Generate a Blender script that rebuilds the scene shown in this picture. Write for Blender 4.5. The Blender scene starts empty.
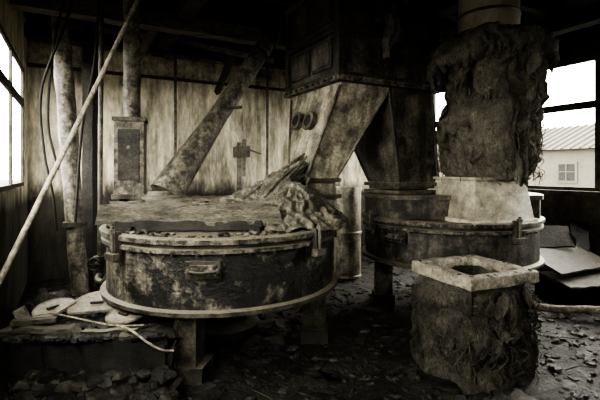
import bpy, bmesh, math, random
from mathutils import Vector, Matrix, noise
random.seed(7)
R28=math.radians(28)
U=Vector((math.cos(R28),math.sin(R28),0)); V=Vector((-math.sin(R28),math.cos(R28),0))
def W(u,v,z=0): return U*u+V*v+Vector((0,0,z))
def tint(v): return (v, v*0.925, v*0.71, 1)

# ---------------------------------------------------------------- materials
def nd(nt,t,loc=(0,0),**kw):
    n=nt.nodes.new(t)
    for k,x in kw.items(): setattr(n,k,x)
    return n
def mat(name,a,b,scale=4,lo=.42,hi=.58,rough=.85,metal=0,bump=.4,bscale=30,stretch=(1,1,1),fine=.35,bdist=.02,bias=None,extra=None,dust=0,streak=0,fibre=0):
    """a: dark tone (linear), b: light tone; dust: pale settled dust on up-facing surfaces; streak: vertical run marks"""
    m=bpy.data.materials.new(name); m.use_nodes=True; nt=m.node_tree; L=nt.links
    bs=nt.nodes['Principled BSDF']; bs.inputs['Roughness'].default_value=rough; bs.inputs['Metallic'].default_value=metal
    tc=nd(nt,'ShaderNodeTexCoord'); mp=nd(nt,'ShaderNodeMapping'); mp.inputs['Scale'].default_value=stretch
    mp.inputs['Rotation'].default_value=(0,0,-R28) if extra else (0,0,0)
    L.new(tc.outputs['Object'],mp.inputs['Vector'])
    n1=nd(nt,'ShaderNodeTexNoise'); n1.inputs['Scale'].default_value=scale; n1.inputs['Detail'].default_value=10; n1.inputs['Roughness'].default_value=.68
    L.new(mp.outputs[0],n1.inputs['Vector'])
    fac=n1.outputs['Fac']
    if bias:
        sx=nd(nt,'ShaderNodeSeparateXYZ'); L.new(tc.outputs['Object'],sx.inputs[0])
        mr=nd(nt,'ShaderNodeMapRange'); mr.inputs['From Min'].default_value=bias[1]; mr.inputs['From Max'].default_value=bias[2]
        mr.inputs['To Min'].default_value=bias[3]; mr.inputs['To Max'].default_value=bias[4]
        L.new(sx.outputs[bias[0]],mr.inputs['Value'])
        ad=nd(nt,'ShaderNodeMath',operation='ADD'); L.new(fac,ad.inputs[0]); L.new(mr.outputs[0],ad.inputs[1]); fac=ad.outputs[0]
    cr=nd(nt,'ShaderNodeValToRGB'); cr.color_ramp.elements[0].position=lo; cr.color_ramp.elements[1].position=hi
    cr.color_ramp.elements[0].color=tint(a); cr.color_ramp.elements[1].color=tint(b)
    L.new(fac,cr.inputs[0])
    n2=nd(nt,'ShaderNodeTexNoise'); n2.inputs['Scale'].default_value=bscale; n2.inputs['Detail'].default_value=8; n2.inputs['Roughness'].default_value=.7
    L.new(mp.outputs[0],n2.inputs['Vector'])
    if fibre:
        mf=nd(nt,'ShaderNodeMapping'); mf.inputs['Scale'].default_value=(2.2,2.2,.7); L.new(tc.outputs['Object'],mf.inputs['Vector'])
        L.new(mf.outputs[0],n2.inputs['Vector']); n2.inputs['Distortion'].default_value=1.5
    r2=nd(nt,'ShaderNodeMapRange'); r2.inputs['From Min'].default_value=.3; r2.inputs['From Max'].default_value=.7
    r2.inputs['To Min'].default_value=1-fine*1.3; r2.inputs['To Max'].default_value=1+fine*.6
    L.new(n2.outputs['Fac'],r2.inputs['Value'])
    mx=nd(nt,'ShaderNodeMix',data_type='RGBA',blend_type='MULTIPLY'); mx.inputs[0].default_value=1
    L.new(cr.outputs[0],mx.inputs[6]); L.new(r2.outputs[0],mx.inputs[7])
    out=mx.outputs[2]
    if streak:
        ms=nd(nt,'ShaderNodeMapping'); ms.inputs['Scale'].default_value=(9,9,.9); L.new(tc.outputs['Object'],ms.inputs['Vector'])
        n3=nd(nt,'ShaderNodeTexNoise'); n3.inputs['Scale'].default_value=1.6; n3.inputs['Detail'].default_value=6; L.new(ms.outputs[0],n3.inputs['Vector'])
        r3=nd(nt,'ShaderNodeMapRange'); r3.inputs['From Min'].default_value=.38; r3.inputs['From Max'].default_value=.58
        r3.inputs['To Min'].default_value=1-streak; r3.inputs['To Max'].default_value=1.0; L.new(n3.outputs['Fac'],r3.inputs['Value'])
        m4=nd(nt,'ShaderNodeMix',data_type='RGBA',blend_type='MULTIPLY'); m4.inputs[0].default_value=1
        L.new(out,m4.inputs[6]); L.new(r3.outputs[0],m4.inputs[7]); out=m4.outputs[2]
    if dust:
        g=nd(nt,'ShaderNodeNewGeometry'); sg=nd(nt,'ShaderNodeSeparateXYZ'); L.new(g.outputs['Normal'],sg.inputs[0])
        rg=nd(nt,'ShaderNodeMapRange'); rg.inputs['From Min'].default_value=.45; rg.inputs['From Max'].default_value=.95; L.new(sg.outputs[2],rg.inputs['Value'])
        mm=nd(nt,'ShaderNodeMath',operation='MULTIPLY'); L.new(rg.outputs[0],mm.inputs[0]); L.new(r2.outputs[0],mm.inputs[1])
        m5=nd(nt,'ShaderNodeMix',data_type='RGBA'); m5.inputs[7].default_value=tint(dust); m5.clamp_factor=True
        L.new(mm.outputs[0],m5.inputs[0]); L.new(out,m5.inputs[6]); out=m5.outputs[2]
    if extra=='wall':
        s2=nd(nt,'ShaderNodeSeparateXYZ'); mp2=nd(nt,'ShaderNodeMapping'); mp2.inputs['Rotation'].default_value=(0,0,-R28)
        L.new(tc.outputs['Object'],mp2.inputs['Vector']); L.new(mp2.outputs[0],s2.inputs[0])
        md=nd(nt,'ShaderNodeMath',operation='PINGPONG'); md.inputs[1].default_value=.14
        sm=nd(nt,'ShaderNodeMath',operation='ADD'); L.new(s2.outputs[0],sm.inputs[0]); L.new(s2.outputs[1],sm.inputs[1]); L.new(sm.outputs[0],md.inputs[0])
        gt=nd(nt,'ShaderNodeMapRange'); gt.inputs['From Min'].default_value=.0; gt.inputs['From Max'].default_value=.010
        gt.inputs['To Min'].default_value=.78; gt.inputs['To Max'].default_value=1; L.new(md.outputs[0],gt.inputs['Value'])
        dz=nd(nt,'ShaderNodeMapRange'); dz.inputs['From Min'].default_value=1.1; dz.inputs['From Max'].default_value=1.35
        dz.inputs['To Min'].default_value=.10; dz.inputs['To Max'].default_value=1
        nz=nd(nt,'ShaderNodeMath',operation='MULTIPLY_ADD'); nz.inputs[1].default_value=.5
        L.new(n1.outputs['Fac'],nz.inputs[0]); 
        zz=nd(nt,'ShaderNodeMath',operation='SUBTRACT'); L.new(s2.outputs[2],zz.inputs[0]); zz.inputs[1].default_value=.25
        L.new(zz.outputs[0],nz.inputs[2]); L.new(nz.outputs[0],dz.inputs['Value'])
        ml=nd(nt,'ShaderNodeMath',operation='MULTIPLY'); L.new(gt.outputs[0],ml.inputs[0]); L.new(dz.outputs[0],ml.inputs[1])
        m3=nd(nt,'ShaderNodeMix',data_type='RGBA',blend_type='MULTIPLY'); m3.inputs[0].default_value=1
        L.new(out,m3.inputs[6]); L.new(ml.outputs[0],m3.inputs[7]); out=m3.outputs[2]
    L.new(out,bs.inputs['Base Color'])
    bp=nd(nt,'ShaderNodeBump'); bp.inputs['Strength'].default_value=bump; bp.inputs['Distance'].default_value=bdist
    ad2=nd(nt,'ShaderNodeMath',operation='ADD'); L.new(n1.outputs['Fac'],ad2.inputs[0]); L.new(n2.outputs['Fac'],ad2.inputs[1])
    L.new(ad2.outputs[0],bp.inputs['Height']); L.new(bp.outputs[0],bs.inputs['Normal'])
    return m
M={}
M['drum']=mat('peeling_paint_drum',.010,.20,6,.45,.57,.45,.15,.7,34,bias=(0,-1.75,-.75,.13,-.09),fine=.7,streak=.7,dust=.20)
M['drum2']=mat('rusted_paint_drum',.014,.13,6,.42,.62,.5,.1,.6,34,fine=.6,streak=.6,dust=.2)
M['hop']=mat('rusted_hopper_plate',.020,.15,4.5,.40,.64,.45,.15,.5,34,fine=.6,streak=.5,dust=.2)
M['rim']=mat('worn_steel_rim',.02,.22,12,.42,.60,.45,.3,.7,44,fine=.7,dust=.24)
M['steel']=mat('pitted_steel',.03,.17,8,.38,.66,.45,.3,.5,40,fine=.5,dust=.2)
M['chute']=mat('mottled_chute_paint',.08,.42,5,.36,.57,.38,.1,.4,38,fine=.5,streak=.5)
M['rust']=mat('dark_rust',.010,.07,6,.4,.66,.55,.2,.6,34,fine=.5,dust=.12)
M['pipe']=mat('blistered_pipe_paint',.04,.24,12,.40,.60,.45,.1,.6,38,fine=.6,streak=.35)
M['lightpipe']=mat('galvanised_duct',.32,.52,3,.3,.7,.35,.2,.15,25,stretch=(1,1,.4),fine=.2)
M['wood']=mat('weathered_wood',.04,.20,6,.35,.65,.75,0,.9,34,stretch=(.7,3,4),fine=.7,dust=.14)
M['palewood']=mat('bleached_wood',.10,.36,9,.36,.62,.6,0,.7,38,fine=.5)
M['collar']=mat('painted_collar',.20,.46,9,.36,.62,.55,0,.4,38,fine=.3)
M['slab']=mat('pale_plates',.16,.36,7,.35,.65,.45,0,.5,38,fine=.5)
M['board']=mat('dull_wood_panel',.03,.10,4,.35,.65,.6,.1,.4,30,fine=.5)  # dull grey tone of the wooden panels
M['darkwood']=mat('sooty_timber',.005,.030,5,.35,.65,.8,0,.7,30,fine=.5)
M['burlap']=mat('felt_insulation',.08,.23,6,.32,.68,1,0,1,26,fine=.7,bdist=.03,fibre=1)
M['burlapd']=mat('dirty_burlap',.035,.15,6,.34,.68,1,0,1,26,fine=.8,bdist=.03,fibre=1)
M['rag']=mat('dusty_cloth',.06,.24,10,.34,.66,.9,0,1,36,fine=.7,bdist=.03)
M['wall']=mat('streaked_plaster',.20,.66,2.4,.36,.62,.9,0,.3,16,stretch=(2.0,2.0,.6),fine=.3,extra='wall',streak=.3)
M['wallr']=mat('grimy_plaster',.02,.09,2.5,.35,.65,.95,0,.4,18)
M['concrete']=mat('pale_concrete_band',.18,.60,3,.38,.60,.95,0,.3,18,fine=.4,streak=.4)
M['floor']=mat('muddy_dirt_floor',.006,.045,2.6,.40,.70,.36,0,1,22,fine=.7,bdist=.04)
M['rubble']=mat('broken_tile_rubble',.012,.08,3.5,.42,.68,.55,0,.7,34,fine=.5)
M['mud']=mat('wet_mud_clods',.006,.035,6,.4,.68,.45,0,.8,34,fine=.5)
M['frame']=mat('window_frame_paint',.02,.09,6,.4,.6,.8,0,.3,30)
M['void']=mat('dark_opening',.004,.012,5)  # near-black colour painted for the darkness inside ports, inlet and building windows
M['ext_wall']=mat('render_wall_outside',.06,.078,1,.3,.7,.9,0,.1,5,fine=.1)
M['ext_roof']=mat('slate_roof_outside',.035,.055,3,.3,.7,.9,0,.2,8,fine=.2,stretch=(1,1,6))
M['ext_ground']=mat('ground_outside',.03,.05,.4)
M['wire']=mat('rubber_cable',.01,.02,5)
M['rope']=mat('pale_rope',.16,.40,20)

# ---------------------------------------------------------------- mesh builder
class Obj:
    def __init__(s,name): s.name=name; s.bm=bmesh.new(); s.m=[]
    def mi(s,k):
        if k not in s.m: s.m.append(k)
        return s.m.index(k)
    def raw(s,vs,fs,k):
        i=s.mi(k); bv=[s.bm.verts.new(v) for v in vs]
        for f in fs:
            try: q=s.bm.faces.new([bv[j] for j in f]); q.material_index=i; q.smooth=True
            except ValueError: pass
        return bv
    def box(s,c,d,k,rz=0,rx=0,ry=0,jit=0,taper=None):
        Mx=Matrix.Translation(Vector(c))@Matrix.Rotation(rz,4,'Z')@Matrix.Rotation(ry,4,'Y')@Matrix.Rotation(rx,4,'X')
        vs=[]
        for z in(-.5,.5):
            for x,y in((-.5,-.5),(.5,-.5),(.5,.5),(-.5,.5)):
                t=taper if (taper and z>0) else 1
                p=Vector((x*d[0]*t,y*d[1]*t,z*d[2]))
                if jit: p+=Vector([random.uniform(-jit,jit) for _ in range(3)])
                vs.append(Mx@p)
        return s.raw(vs,[(3,2,1,0),(4,5,6,7),(0,1,5,4),(1,2,6,5),(2,3,7,6),(3,0,4,7)],k)
    def rbox(s,u0,u1,v0,v1,z0,z1,k):
        s.box(W((u0+u1)/2,(v0+v1)/2,(z0+z1)/2),(abs(u1-u0),abs(v1-v0),abs(z1-z0)),k,rz=R28)
    def plank(s,c,d,k,rz=0,rx=0,ry=0,n=16,amp=.012,seed=0):
        """long x board with ragged, worn surface"""
        Mx=Matrix.Translation(Vector(c))@Matrix.Rotation(rz,4,'Z')@Matrix.Rotation(ry,4,'Y')@Matrix.Rotation(rx,4,'X')
        rings=[]
        for i in range(n+1):
            x=(i/n-.5)*d[0]; r=[]
            for y,z in((-.5,-.5),(0,-.5),(.5,-.5),(.5,.5),(.17,.5),(-.17,.5),(-.5,.5)):
                p=Vector((x,y*d[1],z*d[2]))
                q=p*9+Vector((seed*7,seed*3,0))
                p+=Vector((noise.noise(q)*amp*(6 if i in(0,n) else .5),noise.noise(q+Vector((9,0,0)))*amp,noise.noise(q+Vector((0,9,0)))*amp))
                r.append(Mx@p)
            rings.append(r)
        s.loft(rings,k)
    def loft(s,rings,k,caps=True,closed=False):
        n=len(rings[0]); vs=[p for r in rings for p in r]; fs=[]
        m=len(rings)
        for i in range(m if closed else m-1):
            a=i*n; b=((i+1)%m)*n
            for j in range(n): fs.append((a+j,a+(j+1)%n,b+(j+1)%n,b+j))
        if caps and not closed: fs.append(tuple(range(n-1,-1,-1))); fs.append(tuple((m-1)*n+j for j in range(n)))
        return s.raw(vs,fs,k)
    def tube(s,path,r,k,seg=16,wob=0):
        P=[Vector(p) for p in path]; rings=[]
        up=Vector((0.13,0.31,0.94)).normalized(); prev=None
        for i,p in enumerate(P):
            t=(P[min(i+1,len(P)-1)]-P[max(i-1,0)]).normalized()
            if prev is None:
                a=t.cross(up if abs(t.dot(up))<.95 else Vector((1,0,0))).normalized()
            else: a=(prev-t*prev.dot(t)).normalized()
            prev=a; b=t.cross(a)
            rr=r[i] if isinstance(r,(list,tuple)) else r
            ring=[]
            for j in range(seg):
                th=2*math.pi*j/seg; q=rr
                if wob: q=rr*(1+wob*noise.noise(p*5+Vector((math.cos(th),math.sin(th),0))*1.5))
                ring.append(p+a*math.cos(th)*q+b*math.sin(th)*q)
            rings.append(ring)
        s.loft(rings,k)
    def cyl(s,p,q,r,k,r2=None,seg=24): s.tube([p,q],[r,r if r2 is None else r2],k,seg)
    def lathe(s,prof,c,k,seg=72,fn=None,vfn=None):
        rings=[]; n=seg
        for r,z in prof:
            ring=[]
            for j in range(n):
                th=2*math.pi*j/seg; rr=r; zz=z
                if fn: rr,zz=fn(r,z,th)
                p=Vector((c[0]+rr*math.cos(th),c[1]+rr*math.sin(th),c[2]+zz))
                if vfn: p=vfn(p,r,z,th)
                ring.append(p)
            rings.append(ring)
        vs=[p for r in rings for p in r]; fs=[]
        for i in range(len(rings)-1):
            for j in range(seg):
                fs.append((i*n+j,i*n+(j+1)%n,(i+1)*n+(j+1)%n,(i+1)*n+j))
        s.raw(vs,fs,k)
    def done(s,bevel=0,ang=38,merge=True,normals=True):
        if merge: bmesh.ops.remove_doubles(s.bm,verts=s.bm.verts,dist=.0004)
        if normals: bmesh.ops.recalc_face_normals(s.bm,faces=s.bm.faces)
        me=bpy.data.meshes.new(s.name); s.bm.to_mesh(me); s.bm.free()
        for k in s.m: me.materials.append(M[k])
        me.set_sharp_from_angle(angle=math.radians(ang))
        o=bpy.data.objects.new(s.name,me); bpy.context.scene.collection.objects.link(o)
        if bevel:
            b=o.modifiers.new('bevel','BEVEL'); b.width=bevel; b.segments=2; b.limit_method='ANGLE'; b.angle_limit=math.radians(40)
        return o
def bez(pts,n=24):
    P=[Vector(p) for p in pts]; P=[P[0]*2-P[1]]+P+[P[-1]*2-P[-2]]; out=[]
    for i in range(1,len(P)-2):
        for k in range(n):
            t=k/n; a,b,c,d=P[i-1:i+3]
            out.append(.5*((2*b)+(c-a)*t+(2*a-5*b+4*c-d)*t*t+(3*b-a-3*c+d)*t**3))
    out.append(P[-2]); return out
def dense(p,k):
    out=[]
    for i in range(len(p)-1):
        for j in range(k):
            t=j/k; out.append((p[i][0]*(1-t)+p[i+1][0]*t,p[i][1]*(1-t)+p[i+1][1]*t))
    return out+[p[-1]]
def clod(o,p,r,k,fl=.55):
    vs=[];fs=[]; sd=Vector((random.uniform(0,50),0,0)); n_=9; ms=6
    for i in range(1,ms):
        ph=math.pi*i/ms
        for j in range(n_):
            th=6.283*j/n_; d=Vector((math.sin(ph)*math.cos(th),math.sin(ph)*math.sin(th),math.cos(ph)*fl))
            vs.append(p+d*r*(1+.7*noise.noise(d*1.6+sd)))
    for i in range(ms-2):
        for j in range(n_): fs.append((i*n_+j,i*n_+(j+1)%n_,(i+1)*n_+(j+1)%n_,(i+1)*n_+j))
    fs.append(tuple(range(n_))); fs.append(tuple((ms-2)*n_+j for j in range(n_)))
    o.raw(vs,fs,k)

# ---------------------------------------------------------------- room
UL,UR,VB,VF,ZC=-.585,6.16,6.76,-1.5,3.6
def gh(x,y):
    p=Vector((x,y,0)); u=p.dot(U); v=p.dot(V)
    h=noise.fractal(p*2.2,1,2,4)*.022-.016
    for cx,cy,r,a in((-2.05,3.65,.6,.36),(-2.55,4.3,.5,.25),(3.3,5.2,.7,.12),(3.3,3.6,.6,.08)):
        d=math.hypot(x-cx,y-cy)/r
        if d<1: h+=a*(math.cos(d*math.pi)*.5+.5)*(1+.5*noise.noise(p*7))
    return h
f=Obj('floor'); nu,nv=220,260
vs=[];fs=[]
for i in range(nu+1):
    for j in range(nv+1):
        p=W(UL+(UR-UL)*i/nu,VF+(VB-VF)*j/nv); p.z=gh(p.x,p.y)+noise.noise(p*14)*.011+noise.noise(p*5)*.014; vs.append(p)
for i in range(nu):
    for j in range(nv):
        a=i*(nv+1)+j; fs.append((a,a+nv+1,a+nv+2,a+1))
f.raw(vs,fs,'floor'); f.done(merge=False,ang=80)

w=Obj('wall_back'); w.rbox(UL-.05,UR+.2,VB,VB+.25,-.1,ZC,'wall'); w.done()
t=Obj('trim_1'); t.rbox(UL,UR,VB-.05,VB,2.95,3.25,'concrete'); t.rbox(UL,UR,VB-.03,VB,2.90,2.95,'wallr'); t.done(.008)
w=Obj('wall_front')
FA,FB,FZ0,FZ1=.0,1.3,1.8,2.9  # unseen opening added behind the camera to brighten front-facing surfaces
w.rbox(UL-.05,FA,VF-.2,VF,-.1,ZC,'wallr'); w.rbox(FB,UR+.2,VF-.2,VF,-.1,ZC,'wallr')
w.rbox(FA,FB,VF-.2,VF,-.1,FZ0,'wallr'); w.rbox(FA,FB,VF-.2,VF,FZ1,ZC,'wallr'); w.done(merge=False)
w=Obj('wall_left'); T=.05
for a,b in((VF,.6),(3.4,4.2),(6.4,VB)): w.rbox(UL-T,UL,a,b,-.1,ZC,'wall')
for a,b in((.6,3.4),(4.2,6.4)):
    w.rbox(UL-T,UL,a,b,-.1,1.3,'wall'); w.rbox(UL-T,UL,a,b,2.8,ZC,'wall')
w.done(merge=False)
w=Obj('wall_right')
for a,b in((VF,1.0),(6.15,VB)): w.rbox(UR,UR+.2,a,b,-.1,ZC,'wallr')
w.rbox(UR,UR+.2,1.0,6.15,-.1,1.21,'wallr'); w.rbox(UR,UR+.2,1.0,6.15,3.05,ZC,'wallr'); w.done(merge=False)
c=Obj('ceiling')
c.rbox(UL-.05,UR+.2,VF-.2,VB+.2,ZC,ZC+.1,'darkwood'); c.done()
def window(name,u,a,b,z0,z1,tr,mull,th=.05):
    o=Obj(name); e=.05
    o.rbox(u-th/2,u+th/2,a,b,z0,z0+e,'frame'); o.rbox(u-th/2,u+th/2,a,b,z1-e,z1,'frame')
    o.rbox(u-th/2,u+th/2,a,a+e,z0,z1,'frame'); o.rbox(u-th/2,u+th/2,b-e,b,z0,z1,'frame')
    o.rbox(u-th/2,u+th/2,a,b,tr-.05,tr+.05,'frame')
    for m_ in mull: o.rbox(u-th/2,u+th/2,m_-.03,m_+.03,z0,z1,'frame')
    o.done(.004,merge=False)
window('window_1',UL-.025,4.2,6.4,1.3,2.8,2.35,(5.3,),.03)
window('window_2',UL-.025,.6,3.4,1.3,2.8,2.4,(1.5,2.4),.03)
window('window_3',UR+.07,3.1,6.15,1.21,3.05,2.40,(4.6,),.07)
window('window_4',UR+.07,1.0,3.1,1.21,3.05,2.40,(2.0,),.07)
s=Obj('trim_2'); s.rbox(UR-.08,UR+.02,1.0,6.15,1.15,1.21,'frame'); s.done(.005)

# ceiling timbers
o=Obj('ceiling_beams')
for i in range(13): o.rbox(UL,UR,-1.2+i*.62,-1.1+i*.62,3.44,3.6,'darkwood')
for uu in(1.1,3.6,5.4): o.rbox(uu-.09,uu+.09,VF,VB,3.24,3.44,'darkwood')
o.rbox(UL,UR,5.0,5.18,3.14,3.32,'wood')
o.rbox(UL,UR,6.3,6.42,3.2,3.36,'darkwood')
o.rbox(3.4,UR,3.7,3.84,3.1,3.28,'darkwood')
for a,b in(((0.6,6.6,2.75),(0.9,5.1,3.35)),((2.0,6.6,2.75),(1.9,5.1,3.35)),((1.1,6.5,3.5),(2.3,5.1,2.95)),((3.4,6.6,2.7),(3.5,5.1,3.4)),((4.9,6.6,2.6),(4.9,4.2,3.4))):
    o.tube([W(*a),W(*b)],.055,'wood' if a[0]<2 else 'darkwood',4)
o.done(merge=False)
o=Obj('overhead_pipe')
o.cyl(W(3.44,4.0,3.0),W(6.05,4.0,3.0),.10,'steel')
for uu in(3.5,4.2,5.0,5.8): o.cyl(W(uu,4.0,3.0),W(uu+.05,4.0,3.0),.13,'rust')
o.done(merge=False)

# ---------------------------------------------------------------- millstone drums
def leg(o,c,z1,rz):
    x,y=c
    o.box((x,y,.04),(.28,.24,.12),'rust',rz,jit=.01)
    o.box((x,y,z1/2+.02),(.15,.15,z1-.12),'steel',rz,taper=1.1)
    for sx in(-.07,.07): o.box((x+sx*math.cos(rz),y+sx*math.sin(rz),z1/2),(.02,.19,z1-.02),'steel',rz)
    o.box((x,y,z1-.02),(.26,.22,.035),'steel',rz)
def drum(name,c,R,z0,z1,matk,legs,lr,cl,handle):
    o=Obj(name); h=z1-z0
    fn=lambda r,z,th:(r+ (.006*noise.noise(Vector((math.cos(th)*3,math.sin(th)*3,z*4)))+.004*noise.noise(Vector((math.cos(th)*14,math.sin(th)*14,z*14))) if r>.5 else 0),z)
    C=(c[0],c[1],0)
    o.lathe([(0,z0),(R-.05,z0),(R-.03,z0+.02)],C,'rust',96,fn)
    o.lathe([(R-.03,z0-.01),(R+.012,z0-.01),(R+.014,z0+.02),(R-.025,z0+.026),(R-.03,z0+.03)],C,'steel',140,fn)
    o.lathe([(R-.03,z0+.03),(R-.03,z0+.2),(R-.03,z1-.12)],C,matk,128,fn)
    o.lathe([(R-.03,z1-.12),(R+.01,z1-.118),(R+.012,z1-.09),(R-.015,z1-.085)],C,'rim',160,fn)
    o.lathe([(R-.015,z1-.085),(R-.015,z1-.06)],C,'rust',160,fn)
    o.lathe([(R-.015,z1-.06),(R+.02,z1-.055),(R+.022,z1-.02),(R-.0,z1-.012),(R-.03,z1-.008),(R-.03,z1-.03),(R-.08,z1-.03),(0,z1-.03)],C,'rim',160,fn)
    for i in range(36):
        a=i/36*2*math.pi; p=Vector((c[0]+(R+.0)*math.cos(a),c[1]+(R+.0)*math.sin(a),z1-.10))
        o.cyl(p-Vector((0,0,.035)),p-Vector((0,0,.015)),.012,'rust',seg=6)
    for a in cl:
        a=math.radians(a); d=Vector((math.cos(a),math.sin(a),0)); p=Vector(C)+d*(R+.02)
        o.box(p+Vector((0,0,z1-.10)),(.07,.05,.22),'rust',a+math.pi/2)
        o.box(p+d*.03+Vector((0,0,z1-.17)),(.12,.05,.05),'steel',a+math.pi/2)
        o.cyl(p+d*.03+Vector((0,0,z1-.2)),p+d*.03+Vector((0,0,z1+.05)),.014,'steel',seg=10)
        o.cyl(p+d*.03+Vector((0,0,z1+.0)),p+d*.03+Vector((0,0,z1+.03)),.028,'steel',seg=6)
    for a in handle:
        a=math.radians(a); d=Vector((math.cos(a),math.sin(a),0)); tt=Vector((-d.y,d.x,0)); p=Vector(C)+d*(R-.015); zm=z0+h*.58
        o.box(p+Vector((0,0,zm)),(.24,.03,.12),'rust',a+math.pi/2)
        o.box(p+d*.012+Vector((0,0,zm)),(.18,.03,.075),'rim',a+math.pi/2)
        for q in(-.1,.1): o.cyl(p+tt*q+Vector((0,0,zm)),p+tt*q+d*.06+Vector((0,0,zm)),.014,'steel',seg=8)
        o.tube(bez([p+tt*-.1+d*.055+Vector((0,0,zm)),p+d*.06+Vector((0,0,zm-.01)),p+tt*.1+d*.055+Vector((0,0,zm))],8),.011,'rust',8)
    o.lathe([(0,.02),(.3,.02),(.32,.1),(.22,.14),(.22,z0-.12),(.5,z0-.04),(.5,z0+.01)],C,'rust',40)
    for a in legs:
        a_=math.radians(a); leg(o,(c[0]+lr*math.cos(a_),c[1]+lr*math.sin(a_)),z0,a_+math.pi/2)
    return o
D1=(-.70,3.9); D2=(1.68,4.8)
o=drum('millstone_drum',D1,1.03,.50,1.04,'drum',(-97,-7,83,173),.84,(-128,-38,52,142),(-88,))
for i,(y,L,x,zz) in enumerate(((3.42,1.36,-.88,.02),(3.62,1.46,-.86,.03),(3.83,1.44,-.82,.02),(4.05,1.4,-.80,.03),(4.27,1.4,-.86,.01),(4.47,1.1,-.9,.02))):
    o.plank((x,y,1.12+zz),(L,.20,.15),'wood',rz=random.uniform(-.015,.015),seed=i,amp=.03,n=40)
o.plank((-.90,3.35,1.06),(1.2,.07,.07),'darkwood',seed=11,amp=.02)
for x in(-1.35,-.35): o.box((x,3.9,1.03),(.08,1.3,.05),'darkwood')
for i in range(300):
    a=random.uniform(0,6.28); r=random.choice((1.0,.97,.9,.8)) *random.uniform(.93,1.02)
    clod(o,Vector((D1[0]+r*math.cos(a),D1[1]+r*math.sin(a),1.02)),random.uniform(.008,.03),random.choice(('rim','mud','mud')))
for i in range(160):   # debris lying on the deck
    clod(o,Vector((random.uniform(-1.5,-.25),random.uniform(3.4,4.4),1.21)),random.uniform(.008,.03),random.choice(('wood','mud','rag')),.4)
o.done(.003,merge=False)
o=drum('millstone_drum.001',D2,.95,.55,1.02,'drum2',(176,86,-4,-84),.72,(-160,-70,20,110),(-140,))
pts=[]
for i in range(49):
    a=math.radians(-38+ (180+76)*i/48); pts.append((D2[0]+.93*math.cos(a),D2[1]+.93*math.sin(a)))
o.loft([[Vector((x,y,z)) for x,y in pts] for z in(1.0,1.2)],'drum2')
pts2=[(D2[0]+(x-D2[0])*1.03,D2[1]+(y-D2[1])*1.03) for x,y in pts]
o.loft([[Vector((x,y,z)) for x,y in pts2] for z in(1.2,1.245)],'steel')
o.done(.003,merge=False)

# ---------------------------------------------------------------- hopper with trouser chute
o=Obj('trouser_chute_hopper')
C0=Vector((.37,3.9,0)); LU,LV=1.2,1.05
def Hp(a,b,z): return C0+U*a+V*b+Vector((0,0,z))
def hb(a0,a1,b0,b1,z0,z1,k): o.box(Hp((a0+a1)/2,(b0+b1)/2,(z0+z1)/2),(a1-a0,b1-b0,z1-z0),k,rz=R28)
hb(0,LU,0,LV,2.37,3.3,'hop')
hb(-.05,LU+.05,-.05,LV+.05,2.33,2.38,'rim')
hb(-.03,LU+.03,-.03,LV+.03,2.38,2.42,'rust')
hb(-.03,LU+.03,-.03,LV+.03,2.80,2.86,'rust')
hb(-.04,LU+.04,-.04,LV+.04,3.27,3.33,'steel')
for a in(0,LU):
    for b in(0,LV): hb(a-.035,a+.035,b-.035,b+.035,2.38,3.3,'rust')
for b0,b1 in((.12,.5),(.56,.95)):
    for z0,z1 in((2.48,2.76),(2.92,3.22)):
        hb(-.02,.0,b0,b1,z0,z1,'rust'); hb(-.03,-.01,b0+.03,b1-.03,z0+.03,z1-.03,'hop')
hb(.35,.85,-.03,0,2.9,3.2,'rust'); hb(.39,.81,-.045,-.01,2.94,3.16,'hop')
for a in(.4,.75): hb(a,a+.06,-.06,-.01,3.18,3.24,'steel')
for i in range(9): 
    p=Hp(.06+i*.135,-.055,2.355); o.cyl(p,p-V*.02,.013,'rust',seg=6)
    p=Hp(-.055,.05+i*.118,2.355); o.cyl(p,p-U*.02,.013,'rust',seg=6)
o.loft([[Hp(a,b,z) for a,b in q] for z,q in((3.33,((.2,.15),(1.0,.15),(1.0,.9),(.2,.9))),(3.6,((.35,.3),(.85,.3),(.85,.75),(.35,.75))))],'rust')
def rect(c,hx,hy,z,rz=R28):
    r=[]
    for x,y in((-hx,-hy),(hx,-hy),(hx,hy),(-hx,hy)):
        r.append(Vector((c[0]+x*math.cos(rz)-y*math.sin(rz),c[1]+x*math.sin(rz)+y*math.cos(rz),z)))
    return r
def top(a0,a1,z=2.33): return [Hp(a0,.02,z),Hp(a1,.02,z),Hp(a1,LV-.02,z),Hp(a0,LV-.02,z)]
LB=(.12,4.27); RB=(1.13,4.62)
o.loft([top(.02,.60),top(.02,.60,2.28),rect(LB,.17,.19,1.42),rect(LB,.17,.19,1.2)],'chute')
o.loft([top(.60,LU-.02),top(.60,LU-.02,2.28),rect(RB,.27,.25,1.38),rect(RB,.27,.25,1.3)],'hop')
for c_,hx,hy,z in((LB,.21,.23,1.40),(LB,.21,.23,1.24),(RB,.31,.29,1.35),(RB,.31,.29,1.27)):
    o.loft([rect(c_,hx,hy,z-.02),rect(c_,hx,hy,z+.02)],'steel')
def edge(t0,b0,k='steel',r=.018): o.tube([t0,b0],r,k,6)
tl=top(.02,.60,2.3); bl=rect(LB,.17,.19,1.42)
for i in range(4): edge(tl[i],bl[i])
tr_=top(.60,LU-.02,2.3); br=rect(RB,.27,.25,1.38)
for i in range(4): edge(tr_[i],br[i],'rust')
A,B,Cc,Dd=tl[0],tl[3],bl[3],bl[0]
def onface(s_,t_): return A.lerp(B,s_).lerp(Dd.lerp(Cc,s_),t_)
nrm=(B-A).cross(Dd-A).normalized()
if nrm.dot(U)>0: nrm=-nrm
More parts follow.
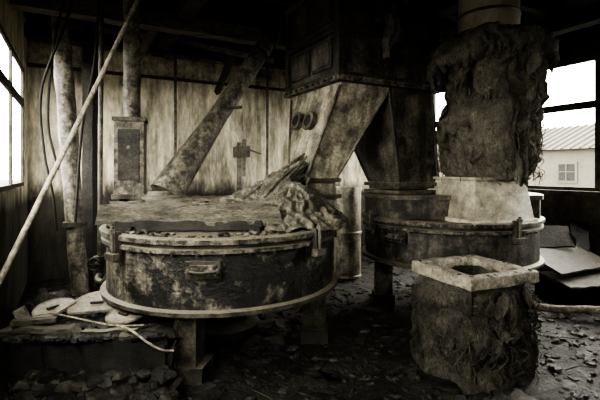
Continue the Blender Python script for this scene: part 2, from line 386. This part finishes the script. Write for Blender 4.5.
for s_,t_ in((.72,.33),(.38,.36)):
    p=onface(s_,t_); o.cyl(p-nrm*.01,p+nrm*.05,.085,'steel',seg=28); o.cyl(p+nrm*.045,p+nrm*.06,.10,'steel',seg=28); o.cyl(p+nrm*.05,p+nrm*.065,.06,'void',seg=28)
o.done(.004,merge=False)
o=Obj('torn_rag')
rg=[]
for i in range(22):
    t=i/21; c_=Hp(.52+.05*math.sin(t*5),-.09,3.0-t*.42); wd=.02+.09*math.sin(math.pi*min(1,t*1.1+.1))
    rg.append([c_+U*math.cos(a)*wd*(1+.6*noise.noise(Vector((a*2,t*6,0))))+V*(math.sin(a)*.03+.02*math.sin(8*math.cos(a)+t*4)) for a in [2*math.pi*j/30 for j in range(30)]])
o.loft(rg,'burlap'); o.done()

# ---------------------------------------------------------------- insulated duct
o=Obj('insulated_duct'); PC=(1.93,4.3)
rz=math.radians(18); CC=(1.83,4.3)
o.loft([rect(CC,.375,.375,.985,rz),rect(CC,.375,.375,1.03,rz),rect(CC,.35,.35,1.035,rz),rect(CC,.30,.30,1.40,rz),rect(CC,.33,.33,1.405,rz),rect(CC,.33,.33,1.43,rz)],'collar')
o.lathe([(.29,1.4),(.29,3.6)],(PC[0],PC[1],0),'lightpipe',48)
o.lathe([(.29,3.05),(.30,3.055),(.30,3.075),(.29,3.08)],(PC[0],PC[1],0),'steel',48)
prof=dense([(.30,1.40),(.38,1.41),(.43,1.49),(.46,1.7),(.48,1.92),(.44,2.08),(.40,2.16),(.42,2.3),(.46,2.48),(.52,2.58),(.58,2.68),(.55,2.76),(.45,2.83),(.34,2.88),(.295,2.89)],12)
def feltv(p,r,z,th):
    k=min(1,max(0,(r-.3)/.1))
    wq=p+noise.noise_vector(p*1.7)*.2
    n=Vector((math.cos(th),math.sin(th),0))
    big=noise.noise(p*2.3+Vector((3,1,0)))*.16
    b1=min(.5,abs(noise.noise(Vector((wq.x*3.0,wq.y*3.0,wq.z*2.4)))*1.6))**.7*.14
    b2=min(.5,abs(noise.noise(Vector((wq.x*8,wq.y*8,wq.z*3+8)))*1.6))**.7*.06
    rags=noise.fractal(Vector((p.x*20,p.y*20,p.z*12)),.7,2.1,3)*.014
    return p+(n*(big+b1+b2+rags-.095)+noise.noise_vector(p*3.0)*.07)*k
o.lathe(prof,(PC[0]-.02,PC[1],0),'burlap',300,None,feltv)
def flap(c,a,z,r,wd,ht,k,sd,out=1.0):
    nn=14; grid=[];g2=[]
    tw=random.uniform(-.35,.35)
    for i in range(nn+1):
        for j in range(nn+1):
            s_=i/nn-.5; q=j/nn
            e=1+.5*noise.noise(Vector((s_*3,q*2,sd)))-.45*q
            aa=a+s_*wd/r*e+tw*q*ht/r+.15*q*noise.noise(Vector((sd,q,0)))
            rr=r-.02+out*(.07*q*noise.noise(Vector((s_*2.5,sd,q*1.5)))+.06*math.sin(q*2.6))+.02*math.sin(s_*wd*50+sd+3*noise.noise(Vector((s_*3,sd,q))))*q
            zz=z-q*ht*(1+.35*noise.noise(Vector((s_*5,sd,0)))+.35*noise.noise(Vector((s_*21,sd,0))))-abs(s_)*.12+.05*noise.noise(Vector((s_*4,sd,9)))
            p=Vector((c[0]+rr*math.cos(aa),c[1]+rr*math.sin(aa),zz))
            p+=noise.noise_vector(p*15)*.012
            grid.append(p)
            g2.append(p-Vector((math.cos(aa),math.sin(aa),0))*.016)
    m=nn+1; vs=grid+g2; fs=[]; N=m*m
    for i in range(nn):
        for j in range(nn):
            a_=i*m+j; fs.append((a_,a_+1,a_+m+1,a_+m)); fs.append((N+a_,N+a_+m,N+a_+m+1,N+a_+1))
    for i in range(nn):
        fs.append((i*m,(i+1)*m,N+(i+1)*m,N+i*m)); j=i*m+nn; fs.append((j,N+j,N+j+m,j+m))
        fs.append((i,N+i,N+i+1,i+1)); j=nn*m+i; fs.append((j,j+1,N+j+1,N+j))
    o.raw(vs,fs,k)
for i in range(24):
    flap(PC,i/24*6.28+random.uniform(-.15,.15),2.82-random.uniform(0,.12),.50,random.uniform(.14,.4),random.uniform(.14,.36),'burlap',i*3.1,1.7)
for i in range(30):
    z=random.uniform(1.7,2.6); flap(PC,random.uniform(0,6.28),z,.44,random.uniform(.14,.4),random.uniform(.12,.3),'burlap',i*5.3,random.uniform(.6,1.6))
def fibres(c,n,z0,z1,rf,k):
    for i in range(n):
        a=random.uniform(0,2*math.pi); z=random.uniform(z0,z1); r=rf(z)
        p=Vector((c[0]+r*math.cos(a),c[1]+r*math.sin(a),z)); d=Vector((math.cos(a),math.sin(a),0)); t_=Vector((-d.y,d.x,0))
        Ln=random.uniform(.03,.13); w_=random.uniform(.0015,.005)
        o.tube(bez([p,p+d*random.uniform(.02,.06)+t_*random.uniform(-.05,.05)-Vector((0,0,Ln*.3)),p+d*random.uniform(.0,.05)+t_*random.uniform(-.08,.08)-Vector((0,0,Ln))],3),w_,k,4)
fibres(PC,800,1.46,2.88,lambda z:.53 if z>2.55 else .45,'burlap')
o.done(.0,merge=False,ang=80)

# ---------------------------------------------------------------- wrapped inlet stump with square frame
o=Obj('wrapped_duct_inlet'); SC=(1.34,3.27); sr=math.radians(22)
def lp(x,y,z): return Vector((SC[0]+x*math.cos(sr)-y*math.sin(sr),SC[1]+x*math.sin(sr)+y*math.cos(sr),z))
H,I=.325,.235; zt=.76
def sub(a,b,n=10): return [a.lerp(b,i/n) for i in range(n)]
def ring(h,z,j=0):
    c_=[(-h,-h),(h,-h),(h,h),(-h,h)]; out=[]
    for i in range(4):
        for p in sub(Vector((*c_[i],z)),Vector((*c_[(i+1)%4],z))):
            q=noise.noise_vector(p*11)*j; out.append(lp(p.x+q.x,p.y+q.y,p.z+q.z))
    return out
o.loft([ring(H,zt-.085,.008),ring(H,zt-.01,.008),ring(H-.012,zt,.007),ring(I+.01,zt,.005),ring(I,zt-.01,.004),ring(I,zt-.085,.004)],'palewood',closed=True)
o.loft([ring(I,zt-.06),ring(.20,.25)],'rust',caps=False)
o.loft([ring(I+.02,zt-.06),ring(I+.015,.2)],'rust',caps=False)
o.loft([ring(.24,.22),ring(.24,.26)],'void')
for x,y in((-.28,-.28),(.28,-.28),(.28,.28),(-.28,.28)): o.cyl(lp(x,y,zt-.005),lp(x,y,zt+.008),.014,'rust',seg=8)
for i in range(60):
    x,y=random.choice(((random.uniform(-H,H),-H),(H,random.uniform(-H,H)),(random.uniform(-H,H),H),(-H,random.uniform(-H,H))))
    clod(o,lp(x*.92,y*.92,zt-.003),random.uniform(.006,.02),random.choice(('palewood','mud')),.5)
prof=dense([(.30,.695),(.36,.68),(.39,.62),(.41,.5),(.40,.42),(.42,.3),(.43,.15),(.44,.05),(.48,-.02)],12)
def sack(r,z,th):
    q=th-sr; sq=1/max(abs(math.cos(q)),abs(math.sin(q))); k=.35
    return r*.84*(1-k+k*sq*.93),z
def sackv(p,r,z,th):
    n=Vector((math.cos(th),math.sin(th),0)); k=1 if z<.64 else .25
    wq=p+noise.noise_vector(p*2)*.15
    b1=min(.5,abs(noise.noise(Vector((wq.x*3.4,wq.y*3.4,wq.z*3.4)))*1.6))**.7*.11
    b2=min(.5,abs(noise.noise(Vector((wq.x*9,wq.y*9,wq.z*4+8)))*1.6))**.7*.04
    return p+(n*(noise.noise(p*3)*.06+b1+b2-.058+noise.fractal(Vector((p.x*24,p.y*24,p.z*12)),.7,2.1,3)*.012)+noise.noise_vector(p*3)*.03)*k
o.lathe(prof,(SC[0],SC[1],0),'burlapd',240,sack,sackv)
for i in range(16): flap(SC,random.uniform(0,6.28),random.uniform(.30,.66),.385,random.uniform(.12,.34),random.uniform(.08,.24),'burlapd',i*2.7,random.uniform(.3,.9))
fibres(SC,300,.08,.64,lambda z:.41,'burlapd')
o.done(.0,merge=False,ang=60)

# ---------------------------------------------------------------- pipes on the left
o=Obj('blistered_pipe')
n=40; A=Vector((-2.40,4.6,-.02)); B=Vector((-2.66,4.6,3.6))
o.tube([A.lerp(B,i/n) for i in range(n+1)],.092,'pipe',24,wob=.12)
for z in(.9,): p=A.lerp(B,z/3.6); o.cyl(p,p+Vector((0,0,.05)),.12,'rust')
o.done(merge=False)
o=Obj('control_post')
o.tube([Vector((-1.70,4.25,1.9+1.7*i/20)) for i in range(21)],.082,'pipe',24,wob=.1)
o.box((-1.70,4.22,1.62),(.28,.24,.72),'pipe',.25); o.box((-1.70,4.22,2.0),(.31,.27,.04),'steel',.25)
o.box((-1.70,4.22,1.24),(.32,.28,.05),'steel',.25)
o.box((-1.675,4.105,1.65),(.2,.03,.5),'rust',.25)
o.cyl((-1.66,4.07,1.72),(-1.67,4.1,1.72),.02,'steel',seg=16)
o.box((-1.78,4.25,.61),(.08,.08,1.24),'rust',.25)
o.done(.005,merge=False)
o=Obj('riser_pipe'); o.cyl((-2.05,4.3,.55),(-2.03,4.3,3.6),.024,'steel'); 
o.tube(bez([(-2.05,4.3,.6),(-2.05,4.3,.45),(-2.0,4.15,.42),(-1.9,4.05,.42),(-1.82,4.0,.5)],8),.03,'steel',12)
o.lathe([(.0,.5),(.06,.5),(.06,.62),(0,.62)],(-2.05,4.3,0),'rust',20)
o.cyl((-2.05,4.3,.56),(-2.05,4.18,.56),.014,'steel')
o.tube([Vector((-2.05+.06*math.cos(a),4.18,.56+.06*math.sin(a))) for a in [2*math.pi*i/24 for i in range(25)]],.009,'rust',8)
for a in range(4): o.cyl((-2.05,4.18,.56),(-2.05+.06*math.cos(a*math.pi/2),4.18,.56+.06*math.sin(a*math.pi/2)),.006,'rust',seg=8)
o.tube([(-2.05,4.3,.0),(-2.05,4.3,.52)],.05,'rust')
o.done(merge=False)
o=Obj('timber_post'); o.plank((-2.5,5.0,1.79),(3.62,.13,.13),'darkwood',ry=math.pi/2,n=24); o.done(.004,merge=False)
o=Obj('leaning_pole')
A=Vector((-1.87,2.57,.76)); B=Vector((-1.262,3.9,3.6)); o.tube([A.lerp(B,i/20)+Vector((0,.02*math.sin(i/20*math.pi),0)) for i in range(21)],.018,'palewood',12,wob=.05); o.done()
o=Obj('hanging_cable')
for pts in([(-2.2,4.2,3.58),(-2.3,4.15,3.0),(-2.52,4.1,2.3),(-2.5,4.1,1.7),(-2.42,4.1,1.3),(-2.4,4.15,.9)],[(-2.25,4.2,3.58),(-2.42,4.15,2.8),(-2.46,4.1,2.0),(-2.36,4.1,1.5)],[(-1.95,4.1,3.58),(-2.0,4.1,2.6),(-2.1,4.05,1.9),(-2.14,4.0,1.0)]):
    o.tube(bez(pts,12),.012,'wire',8)
o.done()
o=Obj('inclined_grain_spout')
A=Vector((-1.32,4.12,1.26)); B=Vector((-.42,5.2,3.06)); n=30
o.tube([A.lerp(B,i/n) for i in range(n+1)],[.165-.06*min(1,i/14) for i in range(n+1)],'pipe',28)
for t in(.9,): 
    p=A.lerp(B,t); d=(B-A).normalized(); o.cyl(p,p+d*.03,.125,'rust',seg=28)
o.lathe([(.0,1.2),(.22,1.2),(.22,1.24),(.17,1.26),(.15,1.3)],(-1.33,4.13,0),'steel',32)
o.tube(bez([B,(-.36,5.28,3.2),(-.33,5.32,3.4),(-.33,5.32,3.6)],8),.12,'rust',24)
o.tube([A.lerp(B,.5)+Vector((.08,-.05,.02)),A.lerp(B,.5)+Vector((.24,-.12,.02))],.018,'rust',8)
o.done(.003,merge=False)

# ---------------------------------------------------------------- sacking and crusted spill on drum
o=Obj('burlap_sack_heap')
def foldv(p,r,z,th):
    k=min(1,r/.2); n=Vector((math.cos(th),math.sin(th),.5)); q=p
    f_=.012*math.cos(17*th+7*noise.noise(q*3))*k*(r/.4)
    b=min(.5,abs(noise.noise(q*7)*1.6))**.7*.08
    return p+(n*(f_+b+noise.noise(q*3.2)*.07-.03+noise.fractal(q*20,.7,2.1,3)*.02)+noise.noise_vector(q*3)*.04)*k
prof=dense([(.0,1.40),(.06,1.39),(.13,1.35),(.20,1.29),(.28,1.23),(.36,1.16),(.43,1.09),(.48,1.02)],8)
o.lathe(prof,(-.06,3.74,0),'rag',200,None,foldv)
prof=dense([(.0,1.50),(.07,1.48),(.14,1.41),(.24,1.33),(.35,1.26),(.46,1.18)],7)
o.lathe(prof,(-.20,4.06,0),'rag',180,None,foldv)
prof=dense([(.0,1.27),(.1,1.26),(.2,1.235),(.3,1.20)],7)
o.lathe(prof,(-.52,3.85,0),'rag',140,None,foldv)
for i in range(36):
    p=Vector((random.uniform(.02,.16),random.uniform(4.16,4.28),random.uniform(1.40,1.66)))
    a=random.uniform(2.5,5.0); r=random.uniform(.3,.52)
    q=Vector((-.06+r*math.cos(a),3.9+r*math.sin(a)*.8,random.uniform(1.08,1.26))); mid=p.lerp(q,.5)+Vector((random.uniform(-.05,.05),-.06,random.uniform(.0,.08)))
    rr=random.uniform(.008,.02); o.tube(bez([p,mid,q,q+Vector((-.03,-.03,-.08))],8),rr,'rag',7,wob=.6)
for i in range(260):
    a=random.uniform(0,6.28); r=random.uniform(.0,.5)
    clod(o,Vector((-.1+r*math.cos(a),3.8+r*math.sin(a)*.8,1.40-.68*r)),random.uniform(.012,.045),random.choice(('rag','rag','mud')),.8)
o.done(merge=False,ang=70)
o=Obj('steel_canister'); o.lathe([(0,0),(.2,0),(.2,.03),(.19,.04),(.19,.6),(.2,.61),(.2,.64),(.19,.65),(.19,1.22),(.205,1.225),(.205,1.27),(.18,1.27),(.17,1.24),(0,1.24)],(.68,6.0,-.01),'chute',40); o.done(merge=False)
o=Obj('workbench')
o.rbox(1.6,3.1,6.05,6.7,1.0,1.08,'wood')
for a in(1.7,3.0):
    for b in(6.15,6.6): o.rbox(a-.05,a+.05,b-.05,b+.05,-.02,1.0,'wood')
o.rbox(1.65,3.05,6.1,6.2,.3,.38,'wood'); o.rbox(1.65,3.05,6.12,6.16,.85,1.0,'wood')
o.done(.006,merge=False)
o=Obj('bench_press'); o.rbox(2.2,2.45,6.3,6.55,1.08,1.16,'rust'); o.cyl(W(2.33,6.48,1.1),W(2.33,6.48,1.95),.04,'steel'); o.rbox(2.25,2.41,6.2,6.56,1.7,1.88,'hop'); o.cyl(W(2.33,6.25,1.4),W(2.33,6.25,1.98),.035,'steel'); o.cyl(W(2.33,6.25,1.85),W(2.55,6.1,1.75),.014,'steel'); o.done(.005,merge=False)
o=Obj('wall_conduit')
for a in(1.35,2.9): o.cyl(W(a,6.65,1.2 if a>1.5 else 0),W(a,6.65,3.4),.022,'steel')
o.done()

# ---------------------------------------------------------------- foreground left ledge and parts
o=Obj('broken_wooden_trough'); tz=math.radians(4); TC=Vector((-1.43,3.03,0))
def tb(x,y,z,d,k,**kw): 
    p=TC+Matrix.Rotation(tz,3,'Z')@Vector((x,y,0)); o.plank((p.x,p.y,z),d,k,rz=tz,**kw)
tb(0,-.2,.17,(1.06,.05,.34),'darkwood',seed=2,amp=.06,n=50); tb(0,.2,.19,(1.06,.05,.36),'darkwood',seed=3)
tb(0,0,.05,(1.0,.38,.05),'darkwood',seed=4)
tb(-.05,0,.36,(.98,.40,.03),'darkwood',seed=16,amp=.05,n=40)
for x in(-.5,.48): p=TC+Vector((x,0,.16)); o.box(p,(.05,.40,.30),'darkwood',tz)
for i in range(300):
    y=random.choice((-.2,-.2,random.uniform(-.2,.2))); x=random.uniform(-.52,.5)
    p=TC+Matrix.Rotation(tz,3,'Z')@Vector((x,y,0)); clod(o,Vector((p.x,p.y,.375)),random.uniform(.01,.05),random.choice(('mud','rubble','floor')),.5)
for i in range(420):
    y=random.random(); p=TC+Vector((random.uniform(-.55,.6),-.24-.22*y,0)); clod(o,Vector((p.x,p.y,random.uniform(0,.18*(1-y)))),random.uniform(.02,.08),random.choice(('mud','floor','rubble')),.6)
tb(-.34,-.14,.41,(.46,.09,.035),'wood',seed=8,amp=.03,n=24)
tb(.12,-.17,.40,(.34,.05,.02),'steel',seed=9,amp=.01,n=10)
o.box((-1.93,2.93,.47),(.07,.05,.14),'palewood',.3,0,-.4); o.box((-1.84,2.91,.455),(.28,.06,.03),'wood',.25)
o.done(.0,merge=False)
def lid(name,c,r,tx,ty,tzz):
    o=Obj(name); Mx=Matrix.Translation(Vector(c))@Matrix.Rotation(tx,4,'X')@Matrix.Rotation(ty,4,'Y')@Matrix.Rotation(tzz,4,'Z')
    def rg_(r_,z,h=0): 
        out=[]
        for i in range(48):
            a=2*math.pi*i/48; e=1+.03*noise.noise(Vector((math.cos(a)*2,math.sin(a)*2,r)))
            out.append(Mx@Vector((r_*e*math.cos(a),r_*e*max(-.45,math.sin(a)),z)))
        return out
    o.loft([rg_(r*.6,-.0),rg_(r,0),rg_(r*1.01,.012),rg_(r*.97,.022),rg_(r*.9,.014),rg_(r*.3,.016)],'slab'); o.box(Mx@Vector((0,.02,.022)),(.09,.025,.02),'rust',tzz); o.done(.002,merge=False)
lid('pan_lid',(-1.56,3.22,.455),.20,.26,.03,.2); lid('pan_lid.001',(-1.28,3.09,.43),.14,.14,-.05,2.6); lid('pan_lid.002',(-1.83,3.14,.45),.15,.24,.05,1.2)
o=Obj('rope'); o.tube(bez([(-1.25,2.9,.42),(-1.15,2.84,.42),(-1.0,2.80,.34),(-.92,2.82,.29),(-.86,2.86,.27)],10),.008,'rope',8)
o.tube(bez([(-1.9,3.0,.46),(-1.75,2.98,.48),(-1.55,2.96,.45),(-1.3,2.92,.42),(-1.1,2.95,.41)],10),.006,'rope',8); o.done()

# right-hand clutter
o=Obj('wood_panel_stack')  # leaning wooden boards and panels
o.plank((3.2,5.1,.46),(1.0,.62,.03),'board',rz=.45,rx=.38,seed=3); o.plank((3.28,4.8,.26),(.9,.5,.03),'board',rz=.2,rx=.1,seed=5)
o.plank((3.1,5.3,.66),(.7,.3,.03),'darkwood',rz=.1,rx=.9,seed=7); o.box((3.25,5.05,.11),(.7,.4,.26),'darkwood',.4)
o.plank((3.6,5.4,.5),(1.0,.2,.04),'darkwood',rz=1.0,ry=-.6,seed=8)
o.done(merge=False)
o=Obj('loose_pale_pipe'); o.tube([Vector((2.2,4.42,.075)).lerp(Vector((4.1,3.9,.12)),i/20)+Vector((0,0,.008*math.sin(i))) for i in range(21)],.036,'rope',16)
o.cyl((3.1,4.174,.10),(3.16,4.157,.10),.045,'steel'); o.done()

# ---------------------------------------------------------------- floor litter (one object)
o=Obj('floor_rubble')
def clear(x,y):
    if math.hypot(x-SC[0],y-SC[1])<.5: return False
    for c_,l,rr in((D1,(-97,-7,83,173),.84),(D2,(176,86,-4,-84),.72)):
        if math.hypot(x-c_[0],y-c_[1])<.35: return False
        for a in l:
            a=math.radians(a)
            if math.hypot(x-c_[0]-rr*math.cos(a),y-c_[1]-rr*math.sin(a))<.2: return False
    if -2.05<x<-.85 and 2.75<y<3.35: return False
    return True
for i in range(3800):
    u=random.uniform(UL+.15,UR-.2); v=random.uniform(1.2,VB-.15) if i%3 else random.uniform(1.6,4.2)
    p=W(u,v)
    if not clear(p.x,p.y) : continue
    p.z=gh(p.x,p.y)
    rr=random.random()
    if rr<.90: clod(o,p,random.choice((.008,.012,.02,.02,.03,.045)),random.choice(('mud','mud','floor','floor','rubble'))); continue
    s_=random.choice((.02,.03,.05,.06)) if i%5 or p.x>1.5 else random.uniform(.08,.18)
    k=random.choice(('rubble','mud','mud','wood'))
    fl=random.uniform(.15,.5)*(1 if s_<.07 else .3)
    d=(s_*random.uniform(.7,1.6),s_*random.uniform(.6,1.2),s_*fl)
    o.box((p.x,p.y,p.z+d[2]*.2),d,k,random.uniform(0,6.3),random.uniform(-.2,.2),random.uniform(-.2,.2),jit=s_*.2)
for i in range(70):
    p=W(random.uniform(UL+.3,UR-.3),random.uniform(1.6,6.2))
    if not clear(p.x,p.y): continue
    a=random.uniform(0,6.3); L_=random.uniform(.1,.4); d=Vector((math.cos(a),math.sin(a),0))*L_; z=gh(p.x,p.y)+.01
    q=p+d
    if not clear(q.x,q.y): continue
    o.tube([Vector((p.x,p.y,z)),Vector(((p.x+q.x)/2,(p.y+q.y)/2,z+.02)),Vector((q.x,q.y,gh(q.x,q.y)+.01))],random.uniform(.003,.008),'rubble',5)
o.done(merge=False,ang=25)

# ---------------------------------------------------------------- outside
o=Obj('ground_outside'); o.box((0,0,-1.6),(260,260,.2),'ext_ground'); o.done()
o=Obj('neighbouring_building')
o.rbox(24,32,2,30,-1.5,2.7,'ext_wall')
vs=[W(23.6,1.5,2.65),W(32.4,1.5,2.65),W(28,1.5,4.3),W(23.6,30.5,2.65),W(32.4,30.5,2.65),W(28,30.5,4.3)]
o.raw(vs,[(0,2,1),(3,4,5),(0,3,5,2),(2,5,4,1),(0,1,4,3)],'ext_roof')
for i in range(60):   # roof ribs
    v_=1.7+i*.48; o.tube([W(23.6,v_,2.70),W(28,v_,4.35)],.05,'ext_roof',5)
for vv in(4.0,8.6,13.6,18.4):
    o.rbox(23.93,24.0,vv-.55,vv+.55,.8,1.95,'ext_wall'); o.rbox(23.9,23.98,vv-.42,vv+.42,.92,1.83,'void')
    o.rbox(23.87,23.95,vv-.02,vv+.02,.92,1.83,'ext_wall'); o.rbox(23.87,23.95,vv-.42,vv+.42,1.38,1.42,'ext_wall')
o.done(merge=False)

# ---------------------------------------------------------------- light
wd=bpy.data.worlds.new('overcast_sky'); bpy.context.scene.world=wd; wd.use_nodes=True
bg=wd.node_tree.nodes['Background']; bg.inputs[0].default_value=(1,.965,.87,1); bg.inputs[1].default_value=20
def portal(name,p,su,sz,d):
    l=bpy.data.lights.new(name,'AREA'); l.shape='RECTANGLE'; l.size=su; l.size_y=sz; l.cycles.is_portal=True
    ob=bpy.data.objects.new(name,l); bpy.context.scene.collection.objects.link(ob)
    ob.matrix_world=Matrix.Translation(p)@d.to_track_quat('-Z','Z').to_matrix().to_4x4()
portal('window_portal_left',W(UL-.06,5.3,2.05),2.2,1.5,U)
portal('window_portal_left.001',W(UL-.06,2.0,2.05),2.8,1.5,U)
portal('window_portal_right',W(UR+.22,3.575,2.13),5.15,1.85,-U)
portal('added_fill_portal',W((FA+FB)/2,VF-.22,(FZ0+FZ1)/2),FB-FA,FZ1-FZ0,V)  # portal for the added fill opening in the front wall
try:
    bpy.context.scene.view_settings.look='AgX - High Contrast'
except Exception as e: print(e)

cam=bpy.data.cameras.new('camera'); co=bpy.data.objects.new('camera',cam); bpy.context.scene.collection.objects.link(co)
co.location=(0,0,1.5); co.rotation_euler=(math.radians(90),0,0); cam.sensor_width=36; cam.lens=25.2; cam.shift_y=-.05
cam.clip_start=.05; cam.clip_end=500
bpy.context.scene.camera=co
